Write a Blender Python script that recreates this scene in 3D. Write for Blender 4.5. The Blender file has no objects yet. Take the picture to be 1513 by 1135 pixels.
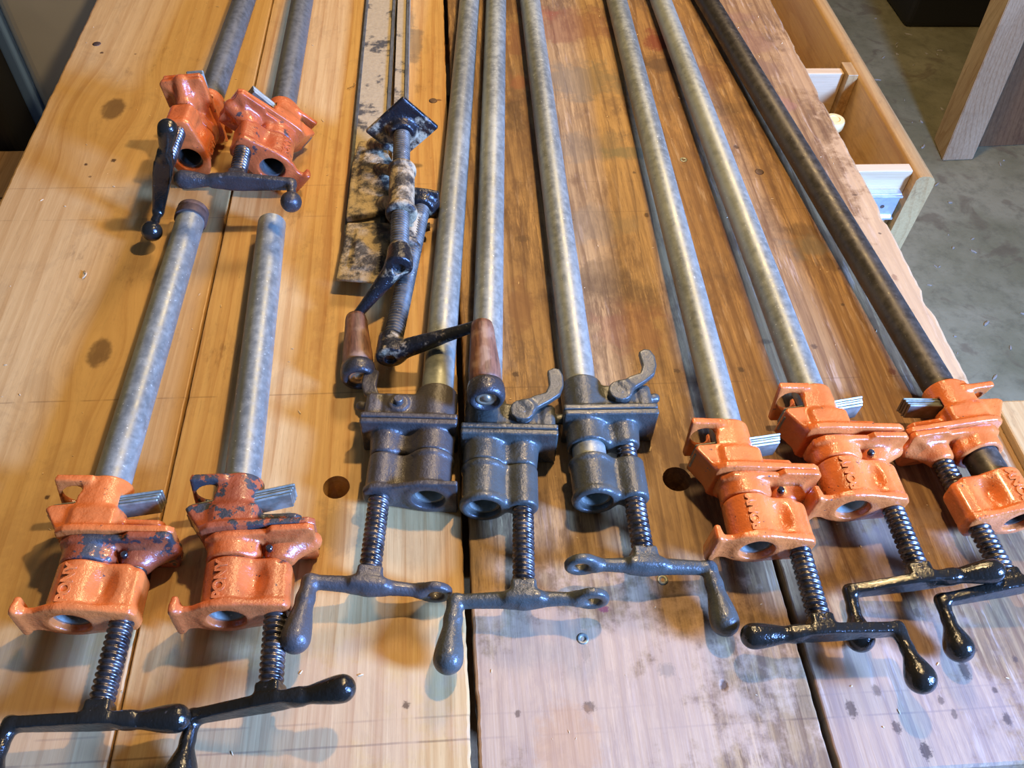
import bpy, bmesh, math, random
import numpy as np
from mathutils import Vector, Matrix
random.seed(7)
S = bpy.context.scene
C = S.collection
T = 0.85                      # height of the bench top above the floor
# ------------------------------------------------------------------ camera
F = 1250.0; CH = 0.575
_d = Vector((-138/F, 1567/F, 1.0)); _a = .03; _b = -(_d.x + _a*_d.y)
AX = Vector((1, _a, _b)).normalized(); AY = _d.normalized()
def _rb(v): return Vector((v.x, v.y, -v.z))
_z = _rb(AX).cross(_rb(AY)); AZ = Vector((_z.x, _z.y, -_z.z))
def at(px, py, h=0.0):
    """world point seen at this place of the photograph, at height h above the bench top"""
    r = Vector(((px-756.5)/F, -(py-567.5)/F, 1.0))
    w = Vector((r.dot(AX), r.dot(AY), r.dot(AZ)))
    k = (h-CH)/w.z
    return Vector((w.x*k, w.y*k, T+h))
cam = bpy.data.objects.new('camera', bpy.data.cameras.new('camera')); C.objects.link(cam)
cam.data.sensor_width = 36; cam.data.lens = F/1513*36; cam.data.clip_start = .01
m3 = Matrix(((AX.x, AX.y, -AX.z), (AY.x, AY.y, -AY.z), (AZ.x, AZ.y, -AZ.z)))
cam.matrix_world = Matrix.Translation((0, 0, T+CH)) @ m3.to_4x4()
S.camera = cam
# ------------------------------------------------------------------ light
S.view_settings.view_transform = 'Standard'; S.view_settings.look = 'None'
S.view_settings.exposure = 0.88; S.view_settings.gamma = 1.0
W = bpy.data.worlds.new('world'); S.world = W; W.use_nodes = True
W.node_tree.nodes['Background'].inputs[0].default_value = (.60, .62, .66, 1)
W.node_tree.nodes['Background'].inputs[1].default_value = .085
def lamp(name, kind, loc, target, energy, color, size=.1, size_y=None):
    l = bpy.data.lights.new(name, kind); l.energy = energy; l.color = color
    if kind == 'AREA':
        l.shape = 'RECTANGLE' if size_y else 'DISK'; l.size = size
        if size_y: l.size_y = size_y
    elif kind in ('POINT', 'SPOT'): l.shadow_soft_size = size
    o = bpy.data.objects.new(name, l); C.objects.link(o); o.location = loc
    o.rotation_euler = (Vector(target)-Vector(loc)).to_track_quat('-Z', 'Y').to_euler()
    return o
lamp('warm_bulb', 'POINT', (.24, .62, T+.80), (0, .5, T), 12.5, (1, .68, .32), .020)
lamp('ceiling_lamp', 'POINT', (.40, 1.60, T+1.10), (0, .7, T), 31, (1, .72, .38), .16)
lamp('window_light', 'AREA', (1.30, -.32, T+.66), (.05, .25, T), 88, (.19, .385, 1), .30, .34)
# ------------------------------------------------------------------ nodes
class NT:
    def __init__(s, name):
        s.m = bpy.data.materials.new(name); s.m.use_nodes = True; s.t = s.m.node_tree; s.t.nodes.clear()
        s.out = s.n('ShaderNodeOutputMaterial'); s.b = s.n('ShaderNodeBsdfPrincipled'); s.l(s.b.outputs[0], s.out.inputs[0])
        tc = s.n('ShaderNodeTexCoord'); oi = s.n('ShaderNodeObjectInfo')
        s.co = s.vm('ADD', tc.outputs['Object'], s.vm('SCALE', s.comb(oi.outputs['Random'], oi.outputs['Random'], oi.outputs['Random']), sc=3.7))
        s.world = s.n('ShaderNodeNewGeometry').outputs['Position']
    def n(s, t, **k):
        x = s.t.nodes.new(t)
        for a, v in k.items(): setattr(x, a, v)
        return x
    def l(s, a, b): s.t.links.new(a, b)
    def put(s, sock, v):
        if v is None: return
        if isinstance(v, bpy.types.NodeSocket): s.l(v, sock)
        elif isinstance(v, (tuple, list)) and len(v) == 3 and sock.type == 'RGBA': sock.default_value = (*v, 1)
        else: sock.default_value = v
    def comb(s, x, y, z):
        n = s.n('ShaderNodeCombineXYZ')
        for i, v in enumerate((x, y, z)): s.put(n.inputs[i], v)
        return n.outputs[0]
    def vm(s, op, a, b=None, sc=None):
        n = s.n('ShaderNodeVectorMath', operation=op); s.put(n.inputs[0], a)
        if b is not None: s.put(n.inputs[1], b)
        if sc is not None: s.put(n.inputs['Scale'], sc)
        return n.outputs['Value'] if op in ('LENGTH', 'DOT_PRODUCT') else n.outputs[0]
    def ma(s, op, a, b=None, c=None, clamp=False):
        n = s.n('ShaderNodeMath', operation=op, use_clamp=clamp); s.put(n.inputs[0], a)
        if b is not None: s.put(n.inputs[1], b)
        if c is not None: s.put(n.inputs[2], c)
        return n.outputs[0]
    def noise(s, co, scale, detail=3, rough=.5, dist=0, stretch=None):
        if stretch: co = s.vm('MULTIPLY', co, stretch)
        n = s.n('ShaderNodeTexNoise'); s.put(n.inputs['Vector'], co); n.inputs['Scale'].default_value = scale
        n.inputs['Detail'].default_value = detail; n.inputs['Roughness'].default_value = rough; n.inputs['Distortion'].default_value = dist
        return n.outputs['Fac']
    def mr(s, v, a, b, c=0., d=1., smooth=True):
        n = s.n('ShaderNodeMapRange', interpolation_type='SMOOTHSTEP' if smooth else 'LINEAR')
        for i, x in enumerate((v, a, b, c, d)): s.put(n.inputs[i], x)
        return n.outputs[0]
    def mix(s, f, a, b, mode='MIX'):
        n = s.n('ShaderNodeMix', data_type='RGBA', blend_type=mode); n.clamp_factor = True
        s.put(n.inputs[0], f); s.put(n.inputs[6], a); s.put(n.inputs[7], b); return n.outputs[2]
    def vor(s, co, scale, feat='F1', out='Distance'):
        n = s.n('ShaderNodeTexVoronoi', feature=feat); s.put(n.inputs['Vector'], co); n.inputs['Scale'].default_value = scale
        return n.outputs[out]
    def bump(s, h, strength, dist=.001, prev=None):
        n = s.n('ShaderNodeBump'); n.inputs['Strength'].default_value = strength; n.inputs['Distance'].default_value = dist
        s.put(n.inputs['Height'], h)
        if prev is not None: s.l(prev, n.inputs['Normal'])
        return n.outputs[0]
    def done(s, color, rough=.5, metal=0., nrm=None, coat=0., spec=None):
        s.put(s.b.inputs['Base Color'], color); s.put(s.b.inputs['Roughness'], rough); s.put(s.b.inputs['Metallic'], metal)
        if nrm is not None: s.l(nrm, s.b.inputs['Normal'])
        if coat: s.b.inputs['Coat Weight'].default_value = coat; s.b.inputs['Coat Roughness'].default_value = .12
        if spec is not None: s.b.inputs['Specular IOR Level'].default_value = spec
        return s.m
def enamel(name, col, chip_col, wear, rough, bumpy=.5, dust=0., dustcol=(.42, .34, .2), coat=.3, var=.25):
    s = NT(name)
    base = s.mix(s.mr(s.noise(s.co, 45, 3), .35, .7), col, tuple(c*(1-var) for c in col))
    w = s.noise(s.co, 75, 5, .65); w2 = s.noise(s.co, 24, 2)
    k = s.ma('ADD', w, s.ma('MULTIPLY', s.ma('SUBTRACT', w2, .5), .55))
    k = s.ma('MAXIMUM', k, s.ma('ADD', s.mr(s.noise(s.co, 330, 2, .5), .70, .74, 0, 1), 0)) if wear > .03 else k
    chip = s.mr(k, .80-wear, .84-wear)
    base = s.mix(chip, base, chip_col)
    r = s.ma('ADD', s.ma('MULTIPLY', chip, .2), rough)
    if dust:
        d = s.mr(s.noise(s.co, 38, 5, .7), .62-dust, .72-dust*.6)
        base = s.mix(d, base, dustcol); r = s.ma('ADD', r, s.ma('MULTIPLY', d, .5), clamp=True)
    nb = s.bump(s.noise(s.co, 260, 3, .6), bumpy, .0012)
    nb = s.bump(s.noise(s.co, 75, 2), bumpy*.6, .002, nb)
    nb = s.bump(s.noise(s.co, 620, 2, .6), bumpy*.7, .0007, nb)
    return s.done(base, r, 0., nb, coat)
def metal(name, c1, c2, rough, metallic, scale=30, streak=(1, .15, 1), bumpy=.15, specks=0.):
    s = NT(name)
    a = s.noise(s.co, scale, 4, .6, stretch=streak); b = s.noise(s.co, 130, 3, .7)
    col = s.mix(s.mr(s.ma('ADD', s.ma('MULTIPLY', a, .65), s.ma('MULTIPLY', b, .35)), .36, .64), c1, c2)
    if specks: col = s.mix(s.mr(s.noise(s.co, 420, 2), .68, .76), col, tuple(min(1, c*specks) for c in c2))
    r = s.mr(b, .3, .7, rough-.07, rough+.12)
    return s.done(col, r, metallic, s.bump(b, bumpy, .0008))
M = {}
M['orange'] = enamel('orange_enamel', (.66, .165, .035), (.09, .035, .022), .04, .27)
M['orange_worn'] = enamel('worn_orange_enamel', (.48, .10, .026), (.055, .032, .028), .17, .34)
M['orange_old'] = enamel('old_orange_enamel', (.56, .13, .03), (.08, .030, .02), .10, .33)
M['orange_scraped'] = enamel('scraped_orange_enamel', (.36, .085, .03), (.034, .036, .036), .30, .36)
M['grey'] = enamel('grey_enamel', (.062, .066, .055), (.04, .035, .03), .05, .36, .5, coat=.15)
M['grey_brown'] = enamel('brownish_grey_enamel', (.060, .052, .045), (.06, .035, .025), .10, .42, .45, coat=.1)
M['black'] = enamel('black_enamel', (.013, .012, .009), (.035, .03, .025), .05, .20, .45, coat=.2)
M['black_dusty'] = enamel('dusty_black_iron', (.010, .011, .013), (.03, .03, .03), .08, .33, .8, dust=.10, coat=.2)
M['iron'] = enamel('dark_worn_iron', (.035, .033, .032), (.10, .09, .08), .12, .36, .6, coat=.1)
M['dusty'] = enamel('sawdust_covered_iron', (.035, .03, .024), (.05, .045, .04), .08, .5, .9, dust=.20, dustcol=(.40, .31, .17), coat=0)
M['galv'] = metal('galvanised_steel', (.175, .185, .155), (.34, .36, .30), .43, .42, 22, specks=1.6)
M['darkpipe'] = metal('dark_steel_pipe', (.040, .034, .025), (.10, .088, .068), .42, .5, 28, specks=1.8)
M['oldpipe'] = metal('old_steel_pipe', (.075, .075, .062), (.15, .155, .14), .46, .35, 28, specks=1.5)
M['screw'] = metal('dark_screw_steel', (.05, .045, .045), (.17, .155, .145), .30, .85, 60, (1, 1, 1))
M['plate'] = metal('clutch_plate_steel', (.17, .175, .13), (.32, .33, .26), .45, .5, 60, (1, 1, 1))
M['zinc'] = metal('zinc_slide', (.55, .58, .62), (.72, .75, .8), .35, .7, 30)
M['brass'] = metal('brass_end', (.45, .34, .2), (.6, .5, .33), .35, .8, 60)
M['rust'] = metal('rusty_thread', (.06, .035, .025), (.14, .085, .06), .6, .4, 60, (1, 1, 1))

def wood(name, pale, dark, line=.5, blobs=(), dirt=0., dirtcol=(.10, .045, .02), pits=0., rough=.5, axis='y', scale=1., knots=(), seed=0., use_world=True, scuff=0., lines=()):
    """blobs: (x, y, rx, ry, strength, colour) stains and painted light tints in bench coordinates; knots: (x, y, r)"""
    s = NT(name); co = s.world if use_world else s.co
    if axis == 'x': 
        sp = s.n('ShaderNodeSeparateXYZ'); s.l(co, sp.inputs[0]); co = s.comb(sp.outputs[1], sp.outputs[0], sp.outputs[2])
    if axis == 'z':
        sp = s.n('ShaderNodeSeparateXYZ'); s.l(co, sp.inputs[0]); co = s.comb(sp.outputs[0], sp.outputs[2], sp.outputs[1])
    gco = s.vm('ADD', co, (seed, seed*2.3, seed*.7))
    # the grain bends round the knots
    kmask = None
    for kx, ky, kr in knots:
        dd = s.vm('SUBTRACT', co, (kx, ky, T)); dd = s.vm('MULTIPLY', dd, (1, .62, 0))
        L = s.vm('LENGTH', dd); g = s.mr(L, 0, kr*5.5, 1, 0)
        sx = s.n('ShaderNodeSeparateXYZ'); s.l(dd, sx.inputs[0])
        off = s.ma('MULTIPLY', s.ma('MULTIPLY', g, sx.outputs[0]), -.75)
        gco = s.vm('ADD', gco, s.comb(off, 0, 0))
        km = s.ma('MULTIPLY', s.mr(s.ma('ADD', L, s.ma('MULTIPLY', s.noise(co, 160, 3), .006)), kr*.7+.003, kr*1.1+.003, 1, 0), 1.)
        kmask = km if kmask is None else s.ma('MAXIMUM', kmask, km)
    broad = s.noise(gco, 7*scale, 3, .5, .3, (1, .16, 1))
    warp = s.ma('ADD', s.ma('MULTIPLY', broad, .10), 0)
    sx = s.n('ShaderNodeSeparateXYZ'); s.l(gco, sx.inputs[0])
    ring = s.ma('ADD', sx.outputs[0], warp)
    saw = s.ma('FRACT', s.ma('MULTIPLY', ring, 95*scale))
    late = s.mr(saw, .50, .97); late = s.ma('MULTIPLY', late, s.mr(saw, .95, 1, 1, 0))
    fine = s.noise(gco, 330*scale, 3, .6, 0, (1, .028, 1))
    f = s.ma('ADD', s.ma('MULTIPLY', late, .62*line), s.ma('MULTIPLY', s.mr(fine, .38, .66), .55*line))
    f = s.ma('ADD', f, s.ma('MULTIPLY', s.mr(broad, .35, .65), .45), clamp=True)
    col = s.mix(f, pale, dark); th = s.noise(gco, 900, 3, .75, 0, (1, .05, 1)); col = s.mix(s.ma('MULTIPLY', s.mr(th, .56, .70), .35*line), col, tuple(c*.55 for c in dark))
    col = s.mix(s.mr(s.noise(gco, 3.1, 2), .4, .68), col, tuple(c*.80 for c in pale), 'MULTIPLY') if False else col
    if kmask is not None: col = s.mix(s.ma('MULTIPLY', kmask, .72), col, (.10, .055, .028))
    hgt = s.ma('MULTIPLY', fine, 1.)
    if dirt:
        n1 = s.noise(gco, 11, 6, .70, .6, (1, .55, 1)); n2 = s.noise(gco, 120, 5, .75, 0, (1, .25, 1))
        k = s.ma('ADD', s.ma('MULTIPLY', n1, .66), s.ma('MULTIPLY', n2, .34))
        col = s.mix(s.ma('MULTIPLY', s.mr(k, .60-dirt*.13, .70-dirt*.09), .35+.35*dirt), col, dirtcol)
        n6 = s.noise(gco, 34, 6, .75, .5, (1, .6, 1)); n7 = s.noise(gco, 5, 3, .6)
        col = s.mix(s.ma('MULTIPLY', s.ma('MULTIPLY', s.mr(n6, .48, .60), s.mr(n7, .42, .58)), .5*dirt), col, tuple(c*.9+.02 for c in dirtcol))
        n8 = s.noise(gco, 700, 3, .8, 0, (1, .03, 1))
        col = s.mix(s.ma('MULTIPLY', s.mr(n8, .57, .66), .5*dirt), col, dirtcol)
        n3 = s.noise(gco, 210, 5, .8, 0, (1, .07, 1)); n5 = s.noise(gco, 17, 4, .6, 0, (1, .5, 1))
        col = s.mix(s.ma('MULTIPLY', s.ma('MULTIPLY', s.mr(n3, .52, .62), s.mr(n5, .42, .60)), .62*dirt), col, tuple(min(1, c*1.22) for c in pale))
    if scuff:
        n4 = s.noise(gco, 150, 4, .7, 0, (1, .10, 1))
        col = s.mix(s.ma('MULTIPLY', s.mr(n4, .55, .68), scuff), col, (.66, .52, .40))
    for yl, st in lines:
        sy = s.n('ShaderNodeSeparateXYZ'); s.l(co, sy.inputs[0])
        wl = s.ma('ABSOLUTE', s.ma('SUBTRACT', s.ma('ADD', sy.outputs[1], s.ma('MULTIPLY', s.noise(co, 9, 2), .003)), yl+.0015))
        brk = s.mr(s.noise(co, 35, 2), .35, .5)
        col = s.mix(s.ma('MULTIPLY', s.ma('MULTIPLY', s.mr(wl, .0003, .0010, 1, 0), st), brk), col, (.10, .05, .025))
    if blobs:
        wob = s.noise(co, 38, 5, .7); wobf = s.noise(co, 420, 4, .75)
        for bx, by, rx, ry, st, bc in blobs:
            dd = s.vm('MULTIPLY', s.vm('SUBTRACT', co, (bx, by, T)), (1/rx, 1/ry, 0))
            L = s.ma("ADD", s.vm("LENGTH", dd), s.ma("MULTIPLY", s.ma("SUBTRACT", wobf if max(rx, ry) < .014 else wob, .5), 2.0 if max(rx, ry) < .014 else 2.6))
            col = s.mix(s.ma('MULTIPLY', s.mr(L, .55, 1.15, 1, 0), st), col, bc)
    if pits:
        pc = s.vm('MULTIPLY', gco, (1, .75, 1))
        d = s.vor(pc, 34); rc = s.vor(pc, 34, out='Color')
        sp = s.n('ShaderNodeSeparateColor'); s.l(rc, sp.inputs[0])
        pit = s.ma('MULTIPLY', s.mr(s.ma('ADD', d, s.ma('MULTIPLY', s.noise(gco, 300, 3), .10)), .10, .17, 1, 0), s.mr(sp.outputs[0], 1-pits-.01, 1-pits))
        col = s.mix(s.ma('MULTIPLY', pit, .85), col, (.055, .026, .014))
        hgt = s.ma('SUBTRACT', hgt, s.ma('MULTIPLY', pit, 2.5))
    # faint scribe lines across the boards
    nb = s.bump(hgt, .35, .0009)
    nb = s.bump(s.noise(gco, 22, 4, .6, 0, (1, .35, 1)), .25, .0025, nb)
    return s.done(col, rough, 0., nb, 0., .35)
# ------------------------------------------------------------------ objects
def tag(o, label=None, cat=None, group=None, kind=None):
    for k, v in (('label', label), ('category', cat), ('group', group), ('kind', kind)):
        if v: o[k] = v
    return o
def link(name, me, mat=None, parent=None, mw=None, smooth=True):
    if mat is not None and not me.materials: me.materials.append(mat)
    o = bpy.data.objects.new(name, me); C.objects.link(o)
    if parent is not None: o.parent = parent
    if mw is not None: o.matrix_local = mw
    return o
def mat_slot(o, m):
    o.material_slots[0].link = 'OBJECT'; o.material_slots[0].material = m
def empty(name, mw=None):
    o = bpy.data.objects.new(name, None); o.empty_display_size = .03; C.objects.link(o)
    if mw is not None: o.matrix_world = mw
    return o
def box_me(name, lo, hi, bev=.001, seg=2):
    bm = bmesh.new(); bmesh.ops.create_cube(bm, size=1)
    for v in bm.verts:
        v.co = Vector([(lo[i]+hi[i])/2 + v.co[i]*(hi[i]-lo[i]) for i in range(3)])
    if bev: bmesh.ops.bevel(bm, geom=bm.edges[:], offset=bev, segments=seg, affect='EDGES', profile=.5)
    me = bpy.data.meshes.new(name); bm.to_mesh(me); bm.free()
    for p in me.polygons: p.use_smooth = False
    return me
def box(name, lo, hi, mat, parent=None, bev=.001, mw=None):
    return link(name, box_me(name, lo, hi, bev), mat, parent, mw)
def lathe_me(name, prof, n=40, axis='y', closed=False):
    """prof: (radius, along) pairs"""
    vs, fs = [], []
    for r, a in prof:
        for i in range(n):
            t = 2*math.pi*i/n; c, s_ = r*math.cos(t), r*math.sin(t)
            vs.append((c, a, s_) if axis == 'y' else (c, s_, a) if axis == 'z' else (a, c, s_))
    k = len(prof)
    for j in range(k-1 if not closed else k):
        for i in range(n):
            a, b = j*n+i, j*n+(i+1) % n; c, d = ((j+1) % k)*n+(i+1) % n, ((j+1) % k)*n+i
            fs.append((a, b, c, d))
    me = bpy.data.meshes.new(name); me.from_pydata(vs, [], fs)
    bm = bmesh.new(); bm.from_mesh(me); bmesh.ops.remove_doubles(bm, verts=bm.verts, dist=1e-6)
    bmesh.ops.recalc_face_normals(bm, faces=bm.faces); bm.to_mesh(me); bm.free()
    for p in me.polygons: p.use_smooth = True
    return me
def sharp(me, deg=40):
    try: me.set_sharp_from_angle(angle=math.radians(deg))
    except Exception: pass
    return me
# ---- castings: distance fields turned into meshes (surface nets), millimetres in, metres out
def V3(*a): return np.array(a, float)
class G:
    def __init__(s, lo, hi, h):
        s.lo = V3(*lo); s.h = h; s.n = [int(math.ceil((hi[i]-lo[i])/h))+1 for i in range(3)]
        ax = [s.lo[i]+h*np.arange(s.n[i]) for i in range(3)]
        s.X, s.Y, s.Z = np.meshgrid(*ax, indexing='ij')
    def box(s, c, hf, r=1.):
        q = [np.abs(a-c[i])-hf[i]+r for i, a in enumerate((s.X, s.Y, s.Z))]
        return np.sqrt(sum(np.maximum(a, 0)**2 for a in q)) + np.minimum(np.maximum.reduce(q), 0) - r
    def caps(s, a, b, ra, rb):
        a, b = V3(*a), V3(*b); d = b-a
        t = np.clip(((s.X-a[0])*d[0]+(s.Y-a[1])*d[1]+(s.Z-a[2])*d[2])/(d@d), 0, 1)
        t2 = t*t*(3-2*t)
        return np.sqrt((s.X-a[0]-t*d[0])**2+(s.Y-a[1]-t*d[1])**2+(s.Z-a[2]-t*d[2])**2) - (ra+(rb-ra)*t2)
    def cyl(s, a, b, r, rnd=1., r2=None):
        a, b = V3(*a), V3(*b); d = b-a; L = np.linalg.norm(d); d = d/L
        t = (s.X-a[0])*d[0]+(s.Y-a[1])*d[1]+(s.Z-a[2])*d[2]
        rad = np.sqrt(np.maximum((s.X-a[0]-t*d[0])**2+(s.Y-a[1]-t*d[1])**2+(s.Z-a[2]-t*d[2])**2, 0))
        rr = r if r2 is None else r+(r2-r)*np.clip(t/L, 0, 1)
        q0 = rad-rr+rnd; q1 = np.abs(t-L/2)-L/2+rnd
        return np.sqrt(np.maximum(q0, 0)**2+np.maximum(q1, 0)**2)+np.minimum(np.maximum(q0, q1), 0)-rnd
    def ell(s, c, r):
        k = np.sqrt(((s.X-c[0])/r[0])**2+((s.Y-c[1])/r[1])**2+((s.Z-c[2])/r[2])**2)
        return (k-1)*min(r)
    def prism(s, pts, lo, hi, axis='y', rnd=.8):
        u, v, w = {'y': (s.X, s.Z, s.Y), 'z': (s.X, s.Y, s.Z), 'x': (s.Y, s.Z, s.X)}[axis]
        d = np.full(u.shape, 1e9); sg = np.ones(u.shape); n = len(pts)
        for i in range(n):
            a, b = pts[i], pts[i-1]; ex, ey = b[0]-a[0], b[1]-a[1]; wx, wy = u-a[0], v-a[1]
            t = np.clip((wx*ex+wy*ey)/(ex*ex+ey*ey), 0, 1)
            d = np.minimum(d, (wx-ex*t)**2+(wy-ey*t)**2)
            c1 = v >= a[1]; c2 = v < b[1]; c3 = ex*wy > ey*wx
            sg = np.where((c1 & c2 & c3) | (~c1 & ~c2 & ~c3), -sg, sg)
        d = np.sqrt(d)*sg+rnd; q = np.abs(w-(lo+hi)/2)-(hi-lo)/2+rnd
        return np.sqrt(np.maximum(d, 0)**2+np.maximum(q, 0)**2)+np.minimum(np.maximum(d, q), 0)-rnd
    def mesh(s, name, f):
        f = f+1e-4; nx, ny, nz = s.n; ins = f < 0
        cnt = np.zeros((nx-1, ny-1, nz-1)); acc = np.zeros((nx-1, ny-1, nz-1, 3))
        for ax in range(3):
            sl0 = [slice(None)]*3; sl1 = [slice(None)]*3; sl0[ax] = slice(0, -1); sl1[ax] = slice(1, None)
            f0, f1 = f[tuple(sl0)], f[tuple(sl1)]; cr = (f0 < 0) != (f1 < 0)
            t = np.where(cr, f0/np.where(cr, f0-f1, 1), 0)
            o = [a for a in range(3) if a != ax]
            for da in (0, 1):
                for db in (0, 1):
                    sub = [slice(None)]*3
                    sub[o[0]] = slice(da, s.n[o[0]]-1+da); sub[o[1]] = slice(db, s.n[o[1]]-1+db)
                    c = cr[tuple(sub)]; tt = t[tuple(sub)]
                    cnt += c; acc[..., ax] += tt*c; acc[..., o[0]] += da*c; acc[..., o[1]] += db*c
        act = cnt > 0; idx = -np.ones(act.shape, int); idx[act] = np.arange(act.sum())
        ii = np.argwhere(act); vs = (s.lo+(ii+acc[act]/cnt[act][:, None])*s.h)*.001
        quads = []
        for ax in range(3):
            o = [(ax+1) % 3, (ax+2) % 3]
            sl0 = [slice(1, -1)]*3; sl1 = [slice(1, -1)]*3
            sl0[ax] = slice(0, s.n[ax]-1); sl1[ax] = slice(1, s.n[ax])
            a, b = ins[tuple(sl0)], ins[tuple(sl1)]
            for flip, mk in ((0, a & ~b), (1, b & ~a)):
                p = np.argwhere(mk)
                off = np.ones(3, int); off[ax] = 0; p = p+off
                def g(du, dv):
                    q = p.copy(); q[:, o[0]] -= du; q[:, o[1]] -= dv; return idx[q[:, 0], q[:, 1], q[:, 2]]
                q = np.stack([g(1, 1), g(0, 1), g(0, 0), g(1, 0)], 1)
                if flip: q = q[:, ::-1]
                quads.append(q)
        q = np.concatenate(quads); q = q[(q >= 0).all(1)]
        me = bpy.data.meshes.new(name); me.vertices.add(len(vs)); me.vertices.foreach_set('co', vs.ravel())
        me.loops.add(q.size); me.loops.foreach_set('vertex_index', q.ravel().astype(np.int32))
        me.polygons.add(len(q)); me.polygons.foreach_set('loop_start', np.arange(0, q.size, 4, dtype=np.int32))
        me.polygons.foreach_set('use_smooth', np.ones(len(q), bool)); me.update(calc_edges=True); me.validate()
        return me
def su(k, a, *ds):
    for b in ds:
        h = np.clip(.5+.5*(b-a)/k, 0, 1); a = b+(a-b)*h-k*h*(1-h)
    return a
def ss(k, a, b):
    h = np.clip(.5-.5*(a+b)/k, 0, 1); return a+(-b-a)*h+k*h*(1-h)
# ------------------------------------------------------------------ clamp castings, local axes: x jaw direction, y away along the pipe, z side
JO = 32.3                     # distance from pipe to screw on the orange clamps
def orange_head():
    g = G((-40, -3, -24), (47, 43, 24), 1.1)
    fl = g.prism([(-33, -16), (-34, 0), (-33, 16), (-27, 12.5), (-21, 13), (-14, 17), (-6, 19), (6, 19), (26, 15.5), (39, 13), (42, 8), (42, -8), (39, -13), (26, -15.5), (6, -19), (-6, -19), (-14, -17), (-21, -13), (-27, -12.5)], 0, 5.2, rnd=1.4)
    foot = g.box((-31.8, 5, 0), (2.4, 6.5, 16), 1.8)
    f = su(5, fl, foot)
    tube = g.cyl((0, 0, 0), (0, 38, 0), 18.2, 2.0)
    boss = g.box((JO, 18, 0), (10, 18, 12.5), 6)
    web = g.box((16, 19, 0), (18, 19, 13.2), 4)
    f = su(4, f, su(3.5, tube, boss, web))
    for z in (-17.0, 17.0): f = ss(5, f, g.ell((19, 21, z), (6.8, 11.5, 8.5)))
    f = ss(1.2, f, g.cyl((0, -9, 0), (0, 60, 0), 12.6, .1))
    return g.mesh('nut_casting', f)
def orange_jaw():      # y = 0 at the face turned to the nut
    g = G((-28, -3, -26), (66, 21, 26), 1.1)
    ring = g.cyl((0, 0, 0), (0, 17, 0), 18.2, 1.4)
    boss = g.cyl((JO, 0, 0), (JO, 16, 0), 9.5, 1.6, 11.5)
    plate = g.prism([(-19, -11), (-19, 11), (-11, 17), (6, 18), (24, 18), (28, 22), (54, 22), (57, 19), (57, -19), (54, -22), (28, -22), (24, -18), (6, -18), (-11, -17)], 13, 18.5, rnd=1.2)
    gus = g.caps((JO, 5, 0), (54, 16, 0), 8, 7)
    g2 = su(2, g.caps((JO, 9, 0), (52, 16.5, 17), 5, 2.5), g.caps((JO, 9, 0), (52, 16.5, -17), 5, 2.5))
    nub = g.box((11, 9, 0), (8, 8, 12), 4)
    f = su(4, plate, su(5, boss, gus, g2), ring, nub)
    f = ss(1, f, g.cyl((0, -9, 0), (0, 60, 0), 13.6, .1))
    return g.mesh('sliding_jaw_casting', f)
def orange_tail():     # y = 0 at the jaw face
    g = G((-44, -3, -27), (67, 54, 27), 1.15)
    plate = g.prism([(-22, -17), (-22, 17), (-16, 21), (-2, 22), (53, 21), (57.5, 18), (57.5, -18), (53, -21), (-2, -22), (-16, -21)], 0, 5.6, rnd=1.2)
    tube = g.cyl((0, 2, 0), (0, 50, 0), 17.6, 2, 16.6)
    skirt = g.box((0, 12, 0), (16.5, 12, 18.5), 5)
    wall = g.prism([(49, 17), (43.5, 17.5), (35, -17), (40.5, -17.5)], -34, -8, 'x', rnd=1.6)
    hood = g.prism([(-22, 2), (-35, 22), (-32, 25), (-16, 27), (-16, 33), (-14, 38), (-14, 47), (-6, 47), (-6, 2)], -14.5, 14.5, 'z', 1.6)
    lug = g.prism([(12, -8), (12, 8), (42, 7), (46, 3), (46, -3), (42, -7)], 13, 18.5, rnd=2)
    f = su(4, plate, su(4, tube, skirt), hood, wall, lug)
    f = ss(2.2, f, su(3, g.cyl((-25, 26, 2), (-25, 58, 2), 6.5, 1), g.cyl((-21, 26, 2), (-21, 58, 2), 9, 1)))
    f = ss(1.2, f, g.box((0, 30.5, 0), (50, 5.6, 10.5), 1))
    f = ss(1, f, g.cyl((0, -9, 0), (0, 70, 0), 13.6, .1))
    return g.mesh('tail_jaw_casting', f)
def grey_head(flange, J):
    g = G((-30, -3, -26), (J+18, 41, 26), 1.1)
    tube = g.cyl((0, 0, 0), (0, 35, 0), 16.6, 1.6); rim = g.cyl((0, 0, 0), (0, 5, 0), 17.8, 2)
    rim2 = g.cyl((0, 31, 0), (0, 35, 0), 17.5, 1.5)
    boss = g.cyl((J, 0, 0), (J, 35, 0), 11.6, 2)
    web = g.box((J*.54, 19, 0), (J*.48, 16, 7), 3)
    f = su(5, su(3, tube, rim, rim2), boss, web)
    if flange:
        f = su(4, f, g.prism([(-22, -20), (-22, 20), (8, 19), (26, 14), (44, 12), (49, 7), (49, -7), (44, -12), (26, -14), (8, -19)], 0, 4.5, rnd=1))
    f = ss(1, f, g.cyl((0, -9, 0), (0, 60, 0), 12.6, .1))
    return g.mesh('nut_casting', f)
def grey_jaw(J):
    g = G((-30, -3, -24), (68, 29, 24), 1.1)
    f = su(6, g.cyl((0, 0, 0), (0, 22, 0), 17, 1.5), g.cyl((J, 0, 0), (J, 20, 0), 11, 2, 13), g.box((J*.54, 12, 0), (J*.46, 10, 7), 3))
    f = su(4, f, g.prism([(-19, -20), (-19, 20), (57, 19.5), (57, -19.5)], 20, 25.2, rnd=.8))
    f = ss(1, f, g.cyl((0, -9, 0), (0, 60, 0), 13.6, .1))
    return g.mesh('sliding_jaw_casting', f)
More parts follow.
